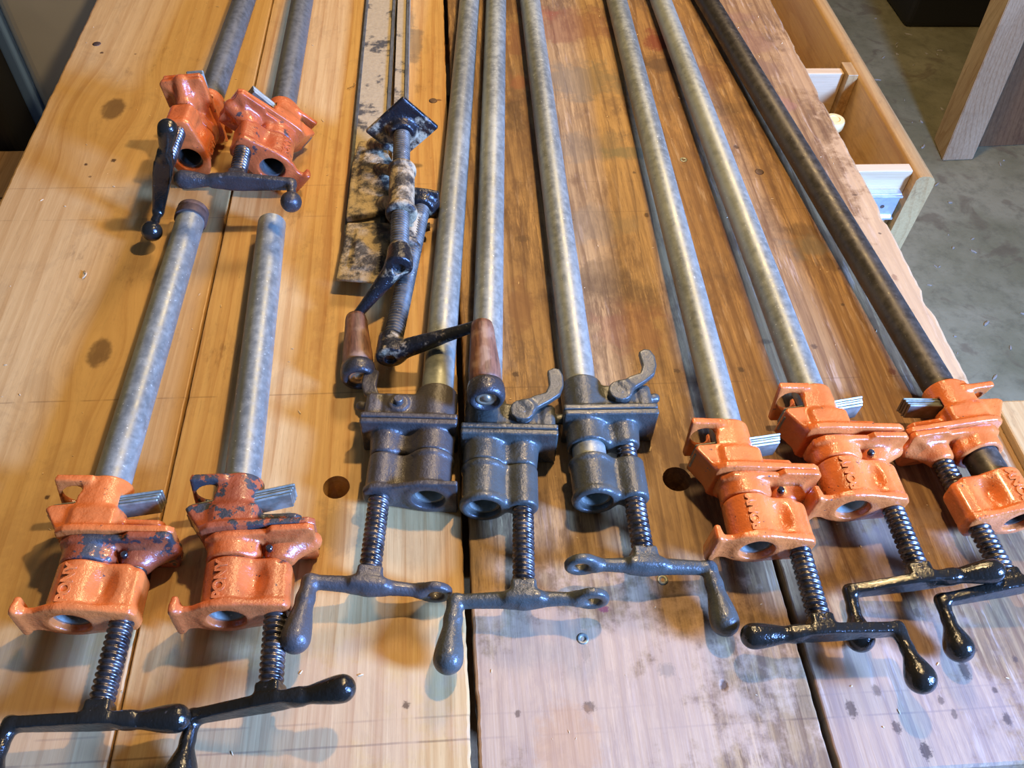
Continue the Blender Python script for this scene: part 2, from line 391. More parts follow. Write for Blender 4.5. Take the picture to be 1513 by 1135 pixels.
def grey_tail():
    g = G((-28, -3, -23), (70, 44, 23), 1.1)
    f = su(5, g.cyl((0, 2, 0), (0, 38, 0), 17.4, 1.6), g.box((32, 16, 0), (24, 15, 12), 4))
    f = su(3, f, g.prism([(-19, -19.5), (-19, 19.5), (57, 19.5), (57, -19.5)], 0, 4.8, rnd=.8))
    f = su(2.5, f, g.cyl((29, 19, -14), (29, 19, 14), 8, 1), g.caps((54, 22, 0), (61, 24, 0), 4, 4.4))
    for z in (-14, 14): f = ss(2, f, g.caps((43, 8, z), (43, 40, z), 3.2, 3.2))
    f = ss(1, f, g.cyl((0, -9, 0), (0, 60, 0), 13.6, .1))
    return g.mesh('tail_jaw_casting', f)
def cam_lever():
    g = G((14, 2, -4), (72, 68, 4), .9)
    f = su(5, g.prism([(31+10*math.cos(t*.5236), 19+10*math.sin(t*.5236)) for t in range(12)], -2.8, 2.8, 'z', .8),
           g.prism([(32, 27), (40, 33), (50, 37), (53, 45), (52, 60), (57, 63), (62, 62), (65, 55), (65, 45), (62, 36), (54, 29), (38, 18)], -2.8, 2.8, 'z', .9))
    return g.mesh('cam_lever_casting', f)
def crank(kind, arm=50.):       # x towards the crank end, origin on the screw axis
    g = G((-66, -56, -15), (66, 16, 15), 1.1)
    if kind == 'grey':
        f = su(3, g.box((0, 5, 0), (9, 8, 8), 2), g.box((0, 0, 0), (13, 3.6, 8.5), 2.5))
        f = su(5, f, g.caps((0, 0, 0), (arm-2, -1, 0), 6.2, 5.2), g.caps((0, 0, 0), (-36, 0, 0), 6, 4.6))
        f = ss(3, f, g.box((20, 9.5, 0), (60, 5.2, 20), 1)) if False else f
        ring = g.cyl((-47, -3.2, 0), (-47, 3.2, 0), 12.5, 2.2)
        f = su(6, f, ring); f = ss(1.5, f, g.cyl((-48, -9, 0), (-48, 9, 0), 5.6, .3))
        f = su(3, f, g.caps((arm-2, -1, 0), (arm-1, -14, 0), 5.6, 6.2), g.caps((arm-1, -14, 0), (arm+1, -42, 0), 6.2, 10.2))
    else:
        f = su(3, g.box((0, 5, 0), (8, 7, 8), 2), g.prism([(-22, -5.5), (-22, 5.5), (-8, 8.5), (8, 8.5), (49, 5.5), (54, 3), (54, -3), (49, -5.5), (8, -8.5), (-8, -8.5)], -3.8, 3.8, rnd=1.5))
        f = su(6, f, g.caps((-18, 0, 0), (-48, 0, 0), 5, 8.8))
        if kind == 'ball':
            f = su(3, f, g.caps((51, 0, 0), (52, -12, 0), 5, 3.6), g.caps((52, -12, 0), (52.5, -20, 0), 3.6, 4.2)); f = su(1.5, f, g.ell((53, -27, 0), (9.8, 9.8, 9.8)))
        else:
            f = su(3, f, g.caps((51, 0, 0), (53, -14, 0), 5.4, 4.4), g.caps((53, -14, 0), (55, -34, 0), 4.4, 10.2))
    return g.mesh('crank_casting', f)
def screw_me(r, length, pitch=4.2, tip=0):
    n = 28; vs, fs = [], []; st = pitch/8; k = int(length/st)+1
    for j in range(k):
        y = j*st
        for i in range(n):
            t = 2*math.pi*i/n; ph = (y/pitch - i/n) % 1.0
            w = min(1, max(0, (abs(ph-.5)*2-.35)/.3)); rr = r-1.5*(1-w)
            if y > length-4: rr = r-1.5
            vs.append((rr*math.cos(t)*.001, y*.001, rr*math.sin(t)*.001))
    for j in range(k-1):
        for i in range(n):
            fs.append((j*n+i, j*n+(i+1) % n, (j+1)*n+(i+1) % n, (j+1)*n+i))
    fs.append(tuple(range(n))); fs.append(tuple(reversed([(k-1)*n+i for i in range(n)])))
    me = bpy.data.meshes.new('screw_thread'); me.from_pydata(vs, [], [f[::-1] for f in fs]); 
    for p in me.polygons: p.use_smooth = len(p.vertices) == 4
    return me
def pipe_me(length, r=13.35, inner=10.4):
    L = length; m = .001
    me = lathe_me('pipe_tube', [(inner*m, 0), (r*m-.0008, 0), (r*m, .0008), (r*m, L-.0008), (r*m-.0008, L), (inner*m, L)], 48, closed=True)
    return sharp(me, 35)
def text_me(txt, size, depth=.0006):
    cu = bpy.data.curves.new('lettering', 'FONT'); cu.body = txt; cu.size = size; cu.extrude = depth; cu.bevel_depth = .00025; cu.align_x = 'CENTER'; cu.align_y = 'CENTER'; cu.offset = .0003
    o = bpy.data.objects.new('lettering', cu); C.objects.link(o)
    me = bpy.data.meshes.new_from_object(o.evaluated_get(bpy.context.evaluated_depsgraph_get()))
    bpy.data.objects.remove(o); me.name = 'lettering'; return me
ME = dict(oh=orange_head(), oj=orange_jaw(), ot=orange_tail(), gh=grey_head(False, 30.), ghf=grey_head(True, 37.), gj=grey_jaw(30.), gjf=grey_jaw(37.), gt=grey_tail(),
          lever=cam_lever(), cg=crank('grey'), cgs=crank('grey', 42.), co=crank('orange'), cb=crank('ball'), letters=text_me('PONY', .0105),
          plate=box_me('clutch_plate', (-.0345, -.0011, -.0090), (.0395, .0011, .0090), .0009, 1))
ME['rivet'] = sharp(lathe_me('rivet', [(0, -.0152), (.0032, -.0152), (.0038, -.0146), (.0038, .0146), (.0032, .0152), (0, .0152)], 24, 'z'), 30)
ME['setscrew'] = sharp(lathe_me('set_screw', [(0, 0), (.0024, 0), (.0024, .003), (.0018, .0036), (0, .0036)], 16, 'z'), 30)
def Tm(x=0, y=0, z=0): return Matrix.Translation((x*.001, y*.001, z*.001))
def Ry(a): return Matrix.Rotation(-math.radians(a), 4, 'Y')
def frame(near, far, phi):
    """y runs from near to far; x (the jaw side) is turned phi degrees up from the right"""
    ey = (far-near).normalized(); ex = ey.cross(Vector((0, 0, 1))).normalized(); ez = ex.cross(ey)
    c, s_ = math.cos(math.radians(phi)), math.sin(math.radians(phi))
    j = ex*c+ez*s_; s3 = j.cross(ey)
    m = Matrix((j, ey, s3)).transposed().to_4x4(); m.translation = near
    return m
def put(name, me, mat, parent, mw):
    o = link(name, me, mat, parent, mw); mat_slot(o, mat); return o
def pipe_clamp(kind, near, far, phi, psi, length, screw, label, group, enamel_=('orange', 'orange', 'orange'), gap=0., gap2=0., crank_mesh='co', crank_mat='black', pipe_mat='galv', letters=True, dxs=0., wear_label=None):
    root = empty('pipe_clamp', frame(near, far, phi)); tag(root, label, 'pipe clamp', group)
    JX = JO if kind == 'orange' else 37. if kind == 'grey_flanged' else 30.
    pipe = put('pipe', pipe_me((length or (far-near).length)-.004), M[pipe_mat], root, Tm(0, 4, 0))
    if kind == 'orange':
        h = put('screw_nut', ME['oh'], M[enamel_[0]], root, Matrix())
        y = 38.6+gap
        jw = put('sliding_jaw', ME['oj'], M[enamel_[1]], root, Tm(0, y, 0)); put('set_screw', ME['setscrew'], M['screw'], jw, Tm(26, 6, 9.0))
        y += 18.6+gap2
        tl = put('tail_jaw', ME['ot'], M[enamel_[2]], root, Tm(0, y, 0))
        for k in range(4):
            put('clutch_plate', ME['plate'], M['plate'], tl, Tm(-.6+.7*k, 26.5+2.5*k, .6*(k % 2)) @ Matrix.Rotation(math.radians(11), 4, 'Z'))
        if letters:
            put('lettering', ME['letters'], M[enamel_[0]], h, Tm(-3, 20, 18.0) @ Matrix.Rotation(math.radians(90), 4, 'Z'))
            put('lettering', ME['letters'], M[enamel_[0]], h, Tm(-3, 20, -18.0) @ Matrix.Rotation(math.radians(180), 4, 'Y') @ Matrix.Rotation(math.radians(90), 4, 'Z'))
        sr = 8.1
    else:
        h = put('screw_nut', ME['ghf' if kind == 'grey_flanged' else 'gh'], M[enamel_[0]], root, Matrix())
        y = 35.6+gap
        put('sliding_jaw', ME['gjf' if kind == 'grey_flanged' else 'gj'], M[enamel_[1]], root, Tm(0, y, 0)); y += 26
        tl = put('tail_jaw', ME['gt'], M[enamel_[2]], root, Tm(0, y, 0))
        put('cam_lever', ME['lever'], M[enamel_[2]], tl, Tm(-2, 0, 16.2 if phi < 90 else 0))
        put('rivet', ME['rivet'], M[enamel_[2]], tl, Tm(29, 19, 0) @ Matrix.Scale(1.26, 4, (0, 0, 1)))
        sr = 8.1
    put('screw', screw_me(sr, screw+42+gap), M['screw'], root, Tm(JX, -screw, 0))
    put('crank_handle', ME[crank_mesh], M[crank_mat], root, Tm(JX, -screw-6, 0) @ Ry(psi))
    return root
P = at
GO = 'orange pipe clamps laid out on the workbench'; GG = 'grey pipe clamps laid out on the workbench'
LEN = .98
c = pipe_clamp('orange', P(105, 920, .0266), P(285, 314, .0155), -4, 183, None, 59, 'bright orange clamp on the leftmost short pipe, which ends in a rusty threaded collar', GO,
               ('orange', 'orange_scraped', 'orange'))
lp = (P(285, 314, .0155)-P(105, 920, .0266)).length*1000
put('thread_collar', sharp(lathe_me('thread_collar', [(.0134, 0), (.0152, .0006), (.0154, .010), (.0146, .0115), (.0150, .0125), (.0150, .016), (.0136, .0168), (.0104, .0168), (.0104, .012)], 40), 35), M['rust'], c, Tm(0, lp-14, 0))
pipe_clamp('orange', P(335, 914, .0266), P(402, 330, .0150), -2, 196, None, 53, 'orange clamp with a scraped dark tail jaw, on the short bare-ended galvanised pipe', GO,
           ('orange_old', 'orange_old', 'orange_scraped'), gap=.8)
pipe_clamp('grey_flanged', P(633, 737, .0208), P(694, 0, .0160), 180, -9, LEN, 66, 'brownish grey clamp with a square flange, its screw left of its pipe', GG,
           ('grey_brown', 'grey_brown', 'grey_brown'), crank_mesh='cgs', crank_mat='grey_brown')
pipe_clamp('grey', P(714, 752, .0208), P(733, 0, .0160), 0, 184, LEN, 66, 'grey clamp whose ring-ended crank straddles the wide seam mid-bench', GG,
           ('grey', 'grey', 'grey'), crank_mesh='cg', crank_mat='grey')
pipe_clamp('grey', P(880, 742, .0208), P(783, 0, .0160), 0, -6, LEN, 48, 'grey clamp opened a little so a ring of pipe shows between its castings', GG,
           ('grey', 'grey', 'grey'), gap=13, crank_mesh='cg', crank_mat='grey')
pipe_clamp('orange', P(1118, 812, .0285), P(911, 0, .0160), -4, 7, LEN, 57, 'glossy orange clamp over the seam, leftmost of the three at the lower right', GO)
pipe_clamp('orange', P(1260, 752, .0266), P(976, 0, .0160), -4, 197, LEN, 54, 'glossy orange clamp in the middle of the lower right three, crank paddle raised', GO, gap2=3.5)
pipe_clamp('orange', P(1506, 770, .0266), P(1044, 0, .0160), 184, 6, LEN, 43, 'orange pipe clamp opened up on the long dark pipe nearest the right bench edge', GO, gap=21, pipe_mat='darkpipe')
pipe_clamp('orange', P(280, 235, .0380), P(361, 0, .030), 96, 154, .90, 58, 'old orange clamp standing upright at upper left, its black crank hanging straight down', GO,
           ('orange_old', 'orange_old', 'orange_old'), crank_mesh='cb', pipe_mat='oldpipe', crank_mat='black')
pipe_clamp('orange', P(402, 249, .0385), P(447, 0, .031), 138, 218, .90, 44, 'scuffed dark orange clamp leaning over, its worn crank pointing left over the neighbour', GO,
           ('orange_worn', 'orange_worn', 'orange_old'), crank_mesh='cb', crank_mat='iron', pipe_mat='oldpipe')
# ------------------------------------------------------------------ two old bar clamps with wooden crank grips
def local_xy(pts, o, h): return [((at(px, py, h)-o).x*1000, (at(px, py, h)-o).y*1000) for px, py in pts]
def bar_clamp(label, hub, tip, base_px, base_h, boss, arm_end, grip_end, webs, pad, bar, extra=None, mat='dusty'):
    o = Vector(hub); root = empty('bar_clamp', Matrix.Translation(o)); tag(root, label, 'bar clamp', 'old bar clamps with wooden crank grips')
    L = lambda p: tuple((Vector(p)-o)*1000)
    pts = local_xy(base_px, o, base_h[1]); zl, zh = (T+base_h[0]-o.z)*1000, (T+base_h[1]-o.z)*1000
    a, b = L(boss[0]), L(boss[1]); xs = [p[0] for p in pts]+[a[0]+18]; ys = [p[1] for p in pts]+[a[1], b[1]]
    g = G((min(xs)-4, min(ys)-6, zl-3), (max(xs)+6, max(ys)+6, 20), 1.15)
    f = g.prism(pts, zl, zh, 'z', 2)
    cx, cy = sum(p[0] for p in pts)/len(pts), sum(p[1] for p in pts)/len(pts)
    f = su(3, f, g.prism([(cx+(p[0]-cx)*.62, cy+(p[1]-cy)*.68) for p in pts], zl, zh+2.2, 'z', 2))
    f = ss(3, f, g.ell((cx-3, cy, zh+3), (7, 10, 3.5)))
    d = (Vector(b)-Vector(a)).normalized()
    bo = su(2.5, g.cyl(a, b, 12.3, 1.5), g.cyl(a, tuple(Vector(a)+d*7), 15, 2), g.cyl(tuple(Vector(b)-d*6), b, 14, 2))
    for p, q, r1, r2 in webs: f = su(4, f, g.caps(L(p), L(q), r1, r2))
    f = su(5, f, bo)
    put('screw_bracket', g.mesh('screw_bracket', f), M[mat], root, Matrix())
    # screw
    dv = (Vector(tip)-o); ln = dv.length; q = dv.to_track_quat('Y', 'Z').to_matrix().to_4x4()
    put('screw', screw_me(8.6, ln*1000, 3.4), M['oldscrew'], root, q)
    # swivel pad
    g = G((-38, -12, -38), (38, 12, 38), 1.1); w, hgt, rot = pad
    f = su(4, g.box((0, 2, 0), (w, 2.8, hgt), 2.5), g.cyl((0, -9, 0), (0, 3, 0), 13, 2, 17))
    put('swivel_pad', g.mesh('swivel_pad', f), M['black_dusty'], root, Matrix.Translation(dv) @ q @ Ry(rot))
    # crank arm
    e = L(arm_end); g = G((min(-18, e[0]-9), min(-16, e[1]-14), min(-18, e[2]-9)), (max(18, e[0]+9), 28, max(18, e[2]+9)), 1.15)
    f = su(5, g.cyl((0, -9, 0), (0, 16, 0), 12.5, 2.5, 10.5), g.caps((0, -3, 0), e, 8.6, 4.6))
    f = ss(1, f, g.cyl((0, -14, 0), (0, -7.5, 0), 5, .5))
    put('crank_arm', g.mesh('crank_arm', f), M['black_dusty'], root, Matrix())
    dg = Vector(grip_end)-Vector(arm_end); gl = dg.length; qg = dg.to_track_quat('Y', 'Z').to_matrix().to_4x4()
    k = gl
    gr = put('wooden_grip', lathe_me('wooden_grip', [(.004, 0), (.0088, .001), (.0098, .006), (.0108, k*.3), (.0128, k*.6), (.0130, k*.74), (.0118, k*.82), (0, k*.83)], 36), M['grip'], root, Matrix.Translation(Vector(arm_end)-o) @ qg)
    put('end_cap', lathe_me('end_cap', [(.0118, k*.78), (.0142, k*.80), (.0150, k*.86), (.0148, k*.95), (.0132, k*.99), (.0105, k), (.0095, k*.98), (.0088, k*.955), (0, k*.955)], 36), M['iron'], gr, Matrix())
    put('grip_screw', lathe_me('grip_screw', [(.0088, k*.94), (.0084, k*.965), (.0060, k*.965), (.0052, k*.955), (.0036, k*.958), (.0034, k*.975), (0, k*.98)], 28), M['brass'], gr, Matrix())
    # bar
    (x0, y0), (x1, y1), w0, hb, teeth = bar; dirv = Vector((x1-x0, y1-y0, 0)); ln = dirv.length
    poly = []; n = int(ln/.0205)
    for i in range(n+1):
        yy = i*ln/n
        if teeth and i: poly += [(-w0/2, yy-.0035), (-w0/2+.0032, yy-.0018), (-w0/2, yy)]
        else: poly.append((-w0/2, yy))
    poly += [(w0/2, ln), (w0/2, 0)]
    bm = bmesh.new(); vv = [bm.verts.new((px, py, 0)) for px, py in poly]; fc = bm.faces.new(vv)
    ex = bmesh.ops.extrude_face_region(bm, geom=[fc]); bmesh.ops.translate(bm, verts=[v for v in ex['geom'] if isinstance(v, bmesh.types.BMVert)], vec=(0, 0, hb))
    bmesh.ops.recalc_face_normals(bm, faces=bm.faces)
    me = bpy.data.meshes.new('bar'); bm.to_mesh(me); bm.free()
    rz = math.atan2(-(x1-x0), (y1-y0))
    br = put('bar', me, M['dusty_bar'], root, Matrix.Translation(Vector((x0, y0, T+.0004))-o) @ Matrix.Rotation(rz, 4, 'Z'))
    for xx, ww, hh in ((w0/2-.0022, .0022, .0022),) + (((-w0/2+.002, .0018, .0012),) if teeth else ()):
        put('bar_flange', box_me('bar_flange', (xx-ww, 0.004, hb-.0005), (xx+ww, ln, hb+hh), .0006, 1), M['oldpipe'], br, Matrix())
    return root
M['oldscrew'] = metal('dusty_screw_steel', (.05, .046, .038), (.15, .135, .10), .50, .3, 90, (1, 1, 1), specks=2.2)
s_ = NT('weathered_wooden_grip'); gr_ = s_.noise(s_.co, 220, 4, .65, 0, (1, .12, 1)); g2_ = s_.noise(s_.co, 60, 4)
c_ = s_.mix(s_.mr(gr_, .35, .7), (.21, .095, .050), (.075, .032, .018)); c_ = s_.mix(s_.ma('MULTIPLY', s_.mr(g2_, .5, .65), .6), c_, (.30, .19, .12))
M['grip'] = s_.done(c_, .5, 0, s_.bump(gr_, .4, .001))
s_ = NT('sawdust_covered_bar'); a_ = s_.noise(s_.co, 30, 6, .7); b_ = s_.noise(s_.co, 9, 2)
k_ = s_.mr(s_.ma('ADD', a_, s_.ma('MULTIPLY', s_.ma('SUBTRACT', b_, .5), .5)), .36, .46)
c_ = s_.mix(k_, (.07, .065, .055), s_.mix(s_.noise(s_.co, 260, 3), (.47, .37, .20), (.30, .235, .13)))
M['dusty_bar'] = s_.done(c_, s_.ma('ADD', .45, s_.ma('MULTIPLY', k_, .4)), .0, s_.bump(s_.noise(s_.co, 220, 4, .7), .5, .001))
bar_clamp('old bar clamp lying on top, wooden grip left of the screws', at(590, 385, .054), at(594, 192, .054),
    [(511, 320), (578, 308), (592, 292), (584, 245), (562, 205), (530, 208), (520, 240)], (.0125, .021), (at(593, 318, .054), at(594, 250, .054)),
    at(526, 468, .0165), at(530, 562, .0165), [(at(560, 248, .024), at(592, 255, .044), 5, 7), (at(566, 300, .022), at(590, 300, .042), 7, 8), (at(552, 213, .022), at(570, 215, .034), 7, 5)],
    (29, 25, 44), ((-.0478, .600), (-.0452, 1.5), .016, .0125, False))
bar_clamp('old bar clamp lying underneath, wooden grip resting on a galvanised pipe', at(577, 518, .0285), at(624, 302, .0285),
    [(496, 412), (558, 417), (586, 372), (590, 345), (575, 328), (512, 328)], (.0150, .0188), (at(598, 372, .0285), at(606, 322, .0285)),
    at(712, 479, .058), at(719, 594, .056), [(at(570, 350, .016), at(600, 350, .0240), 6, 8), (at(608, 340, .012), at(640, 334, .018), 5, 4)],
    (16, 17, -4), ((-.0815, .590), (-.0735, 1.5), .040, .0088, True))
# ------------------------------------------------------------------ workbench
def B(px, py, rx, ry, st, col=(.07, .035, .018)):   # stain or painted light tint seen at px, py; radii in millimetres
    p = at(px, py); f = .55 if max(rx, ry) <= 14 else 1.; return (p.x, p.y, rx*.001*f, ry*.001*f, st, col)
def K(px, py, r): p = at(px, py); return (p.x, p.y, r*.001)
DK = (.055, .028, .014); RD = (.22, .035, .02); GY = (.13, .11, .075); YL = (.60, .34, .10)
LN = [(at(500, 581).y, .35), (at(300, 322).y, .25), (at(800, 1086).y, .5), (at(800, 1051).y, .3), (at(760, 270).y, .25)]
M['plank_a'] = wood('pine_board_outer', (.63, .41, .165), (.46, .255, .085), .55, [B(100, 1080, 90, 60, .25, (.52, .34, .22)), B(110, 780, 60, 60, .25, (.3, .16, .07)), B(168, 237, 5, 6, .9), B(150, 78, 5, 4, .9), B(127, 243, 4, 4, .9), B(133, 261, 4, 3, .6), B(70, 735, 4, 4, .9), B(200, 80, 3, 3, .6)],  # first patch: cool light at the near end painted as a pinkish tint
    dirt=.25, knots=[K(167, 161, 14), K(147, 521, 11)], scale=.5, seed=1.3, lines=LN, rough=.42)
M['plank_b'] = wood('pine_board_inner', (.62, .405, .165), (.44, .23, .075), .75, [B(430, 1060, 110, 60, .30, (.54, .35, .22)), B(385, 70, 5, 4, .8), B(648, 148, 7, 4, .8, (.16, .06, .03)), B(612, 60, 10, 50, .55, GY), B(605, 30, 9, 40, .5, GY), B(500, 780, 22, 25, .35, GY), B(485, 340, 6, 200, .3, (.30, .13, .05)), B(600, 1042, 5, 5, .8)],  # first patch paints the cool near-end light into the board
    dirt=.25, scale=.62, seed=4.1, lines=LN, rough=.42)
M['plank_c'] = wood('worn_board_middle', (.41, .255, .105), (.17, .092, .038), .8, [B(850, 1060, 150, 105, .55, (.56, .37, .22)),  # wide pinkish patch: cool light on the near end, put into the colour
    B(850, 40, 60, 50, .5, (.17, .05, .03)), B(860, 120, 55, 45, .55, GY), B(790, 20, 30, 25, .5, (.25, .06, .03)), B(765, 60, 16, 45, .6, (.18, .07, .035)), B(870, 215, 50, 30, .40, GY), B(940, 225, 40, 12, .5, (.12, .12, .07)), B(765, 120, 14, 20, .6, (.24, .085, .04)), B(760, 170, 14, 40, .45, DK),
    B(768, 450, 14, 38, .60, (.17, .075, .035)), B(772, 353, 14, 10, .5, DK), B(880, 330, 40, 30, .35, GY), B(895, 410, 35, 30, .45, DK), B(930, 480, 30, 40, .35, (.20, .06, .035)), B(762, 553, 6, 6, .9), B(1000, 548, 6, 5, .9), B(937, 255, 4, 4, .8), B(845, 325, 5, 2.5, .7), B(890, 430, 60, 25, .35, DK),
    B(892, 900, 8, 6, .75, (.13, .01, .04)), B(865, 965, 6, 14, .35, GY), B(765, 1055, 4, 5, .7), B(870, 1045, 9, 8, .7), B(690, 830, 14, 28, .3, GY), B(840, 1100, 26, 26, .35, (.45, .2, .06)), B(985, 990, 12, 10, .4, GY)],
    dirt=1.0, pits=.14, scale=.75, seed=7.7, lines=LN, rough=.6, scuff=.14)
M['plank_d'] = wood('worn_board_outer', (.40, .235, .092), (.18, .088, .034), .8, [B(1345, 415, 30, 260, .55, (.62, .40, .19)), B(1330, 1060, 110, 80, .32, (.46, .33, .25)), B(1180, 100, 30, 90, .3, (.60, .38, .18)),  # second patch: scoured pale wood, pinked to carry the cool light
    B(968, 60, 18, 26, .8, (.17, .025, .014)), B(985, 95, 30, 22, .75, (.09, .045, .025)), B(1035, 110, 30, 26, .6, (.13, .05, .03)), B(940, 90, 14, 30, .6, DK), B(1100, 60, 40, 32, .55, (.20, .09, .05)), B(1130, 100, 35, 20, .5, (.16, .08, .05)), B(1150, 155, 22, 22, .4, (.3, .12, .09)), B(1085, 25, 40, 15, .4, (.22, .1, .06)),
    B(1075, 160, 40, 16, .35, DK), B(1195, 365, 26, 18, .55, GY), B(1180, 340, 22, 10, .4, DK), B(1230, 390, 18, 12, .4, DK), B(1010, 235, 5, 5, .9), B(1122, 253, 6, 4, .85), B(1240, 397, 3.5, 3.5, .9), B(1245, 450, 4, 4, .9), B(1263, 288, 6, 3, .8), B(1300, 345, 3, 3, .8), B(1322, 410, 6, 10, .6, (.2, .09, .04)),
    B(1095, 546, 6, 6, .9), B(1318, 549, 7, 8, .9, (.12, .04, .02)), B(1203, 512, 6, 6, .8), B(1130, 505, 14, 6, .5, DK), B(1325, 800, 45, 35, .45, (.30, .21, .16)), B(1355, 905, 5, 9, .6), B(1443, 890, 13, 13, .45, (.30, .13, .06)), B(1425, 990, 7, 14, .85), B(1258, 1048, 7, 12, .8), B(1325, 1075, 6, 9, .8), B(1368, 1110, 8, 11, .9), B(1295, 1020, 6, 8, .6), B(1488, 1063, 6, 9, .85), B(1390, 1035, 5, 6, .7), B(1410, 1055, 4, 7, .7), B(1440, 960, 4, 4, .8), B(1500, 975, 4, 5, .8), B(1470, 1020, 4, 4, .8), B(1175, 660, 30, 30, .3, DK)],
    dirt=.85, pits=.22, scale=.8, seed=11.9, lines=LN, rough=.6, scuff=.26)
M['under'] = wood('bench_frame_wood', (.42, .25, .11), (.25, .13, .05), .6, scale=.8, seed=3, rough=.6)
M['drawer_wood'] = wood('honey_drawer_wood', (.52, .33, .13), (.36, .19, .065), .5, dirt=.35, scale=.7, seed=21, rough=.38)
M['drawer_pale'] = wood('pale_drawer_wood', (.66, .50, .29), (.50, .33, .16), .5, scale=.9, seed=25, rough=.5, axis='x')
M['pale_wood'] = wood('pale_stud_wood', (.62, .46, .27), (.40, .25, .12), .6, dirt=.2, scale=1, seed=29, rough=.6, axis='z')
M['brown_wood'] = wood('brown_board', (.30, .17, .075), (.17, .085, .035), .5, dirt=.4, scale=.6, seed=33, rough=.6, axis='z')
Y0, Y1 = .128, 2.05
rng = random.Random(3)
def fbm(y, seed, a):
    return a*(math.sin(y*11+seed)+.8*math.sin(y*29.7+seed*2.1)*math.sin(y*5+seed)+.7*math.sin(y*83+seed*3.3)*math.sin(y*7.3+1)+.3*math.sin(y*233+seed))/2
def plank_me(x0, x1, jl=.0002, jr=.0002, bl=.0015, br=.0015, zt=T, th=.045, y0=Y0, y1=Y1, n=260, chips=()):
    vs, fs = [], []
    for i in range(n+1):
        t = i/n; y = y0+(y1-y0)*(t**1.25)
        a = x0+fbm(y, 1.7, jl)+abs(rng.gauss(0, jl*.5)); b = x1-fbm(y, 4.2, jr)-abs(rng.gauss(0, jr*.6))
        cb = br*(1+1.2*abs(rng.gauss(0, jr*900))*.3)
        for c0, c1, cd in chips:
            if c0 < y < c1: b -= cd*math.sin(math.pi*(y-c0)/(c1-c0))
        e = .002 if i in (0, n) else 0
        vs += [(a, y, zt-bl), (a+bl*.3, y, zt-bl*.3), (a+bl, y, zt-e), (b-cb, y, zt-e), (b-cb*.3, y, zt-cb*.3), (b, y, zt-cb), (b, y, zt-th), (a, y, zt-th)]
    for i in range(n):
        for k in range(8):
            a, b = i*8+k, i*8+(k+1) % 8; fs.append((a, b, b+8, a+8))
    fs.append(tuple(range(7, -1, -1))); fs.append(tuple(n*8+k for k in range(8)))
    me = bpy.data.meshes.new('plank'); me.from_pydata(vs, [], fs); bm = bmesh.new(); bm.from_mesh(me)
    bmesh.ops.recalc_face_normals(bm, faces=bm.faces); bm.to_mesh(me); bm.free()
    return me
def drill(o, holes):
    for x, y, r, dep in holes:
        bm = bmesh.new(); bmesh.ops.create_cone(bm, cap_ends=True, segments=36, radius1=r, radius2=r, depth=dep*2, matrix=Matrix.Translation((x, y, T)))
        cm = bpy.data.meshes.new('c'); bm.to_mesh(cm); bm.free(); co = bpy.data.objects.new('c', cm); C.objects.link(co)
        md = o.modifiers.new('b', 'BOOLEAN'); md.operation = 'DIFFERENCE'; md.solver = 'EXACT'; md.object = co
        dg = bpy.context.evaluated_depsgraph_get(); dg.update(); nm = bpy.data.meshes.new_from_object(o.evaluated_get(dg)); o.modifiers.clear(); o.data = nm
        bpy.data.objects.remove(co)
bench = empty('workbench', Matrix.Translation((0, 0, 0)))
tag(bench, 'old wooden workbench of wide pine and stained planks carrying all the clamps', 'workbench')
def plank(name_mat, *a, holes=(), **k):
    o = link('plank', plank_me(*a, **k), M[name_mat], bench)
    if holes: drill(o, holes)
    return o
h1, h2 = at(497, 720), at(1000, 708)
plank('plank_a', -.4525, -.2232, .0008, .0002, .003, .0012)
plank('plank_b', -.2212, .0062, .0002, .0006, .0012, .0018, holes=[(h1.x, h1.y, .0105, .06)])
plank('plank_c', .0108, .2395, .0009, .0004, .002, .0012, holes=[(h2.x, h2.y, .0115, .06)])
plank('plank_d', .2440, .4660, .0005, .0007, .0015, .0035, chips=[(.53, .56, .004), (.66, .685, .002), (.88, .905, .003), (.99, 1.01, .002), (.40, .435, .004)])
# the top stands on a frame
for nm, lo, hi in (('top_batten', (-.44, .30, T-.095), (.45, .36, T-.0455)), ('top_batten', (-.44, 1.05, T-.095), (.45, 1.1, T-.0455)), ('top_batten', (-.44, 1.85, T-.095), (.45, 1.9, T-.0455))):
    box(nm, lo, hi, M['under'], bench, .002)
for x in (-.43, .37):
    for y in (.24, 1.92): box('leg', (x, y, 0), (x+.07, y+.07, T-.0955), M['under'], bench, .003)
box('side_panel', (-.44, .32, .12), (-.425, 1.9, T-.096), M['brown_wood'], bench)
box('shelf', (-.42, .32, .10), (.43, 1.9, .118), M['brown_wood'], bench)
box('back_panel', (-.425, 1.88, .12), (.42, 1.895, T-.096), M['brown_wood'], bench)
box('inner_divider', (.10, .33, .12), (.112, 1.87, T-.1), M['brown_wood'], bench)
box('side_rail', (.43, .32, T-.30), (.445, .855, T-.096), M['under'], bench)
box('side_rail', (.43, 1.62, .12), (.445, 1.9, T-.096), M['under'], bench)
box('side_rail', (.43, .32, .12), (.445, 1.9, T-.305), M['under'], bench)
box('edge_cleat', (.4665, .20, T-.07), (.4995, .447, T-.034), M['grey_board'] if 'grey_board' in M else M['under'], bench, .001)
box('side_jaw', (.500, .14, T-.20), (.538, .443, T-.026), M['pale_y'] if 'pale_y' in M else M['drawer_wood'], bench, .002)
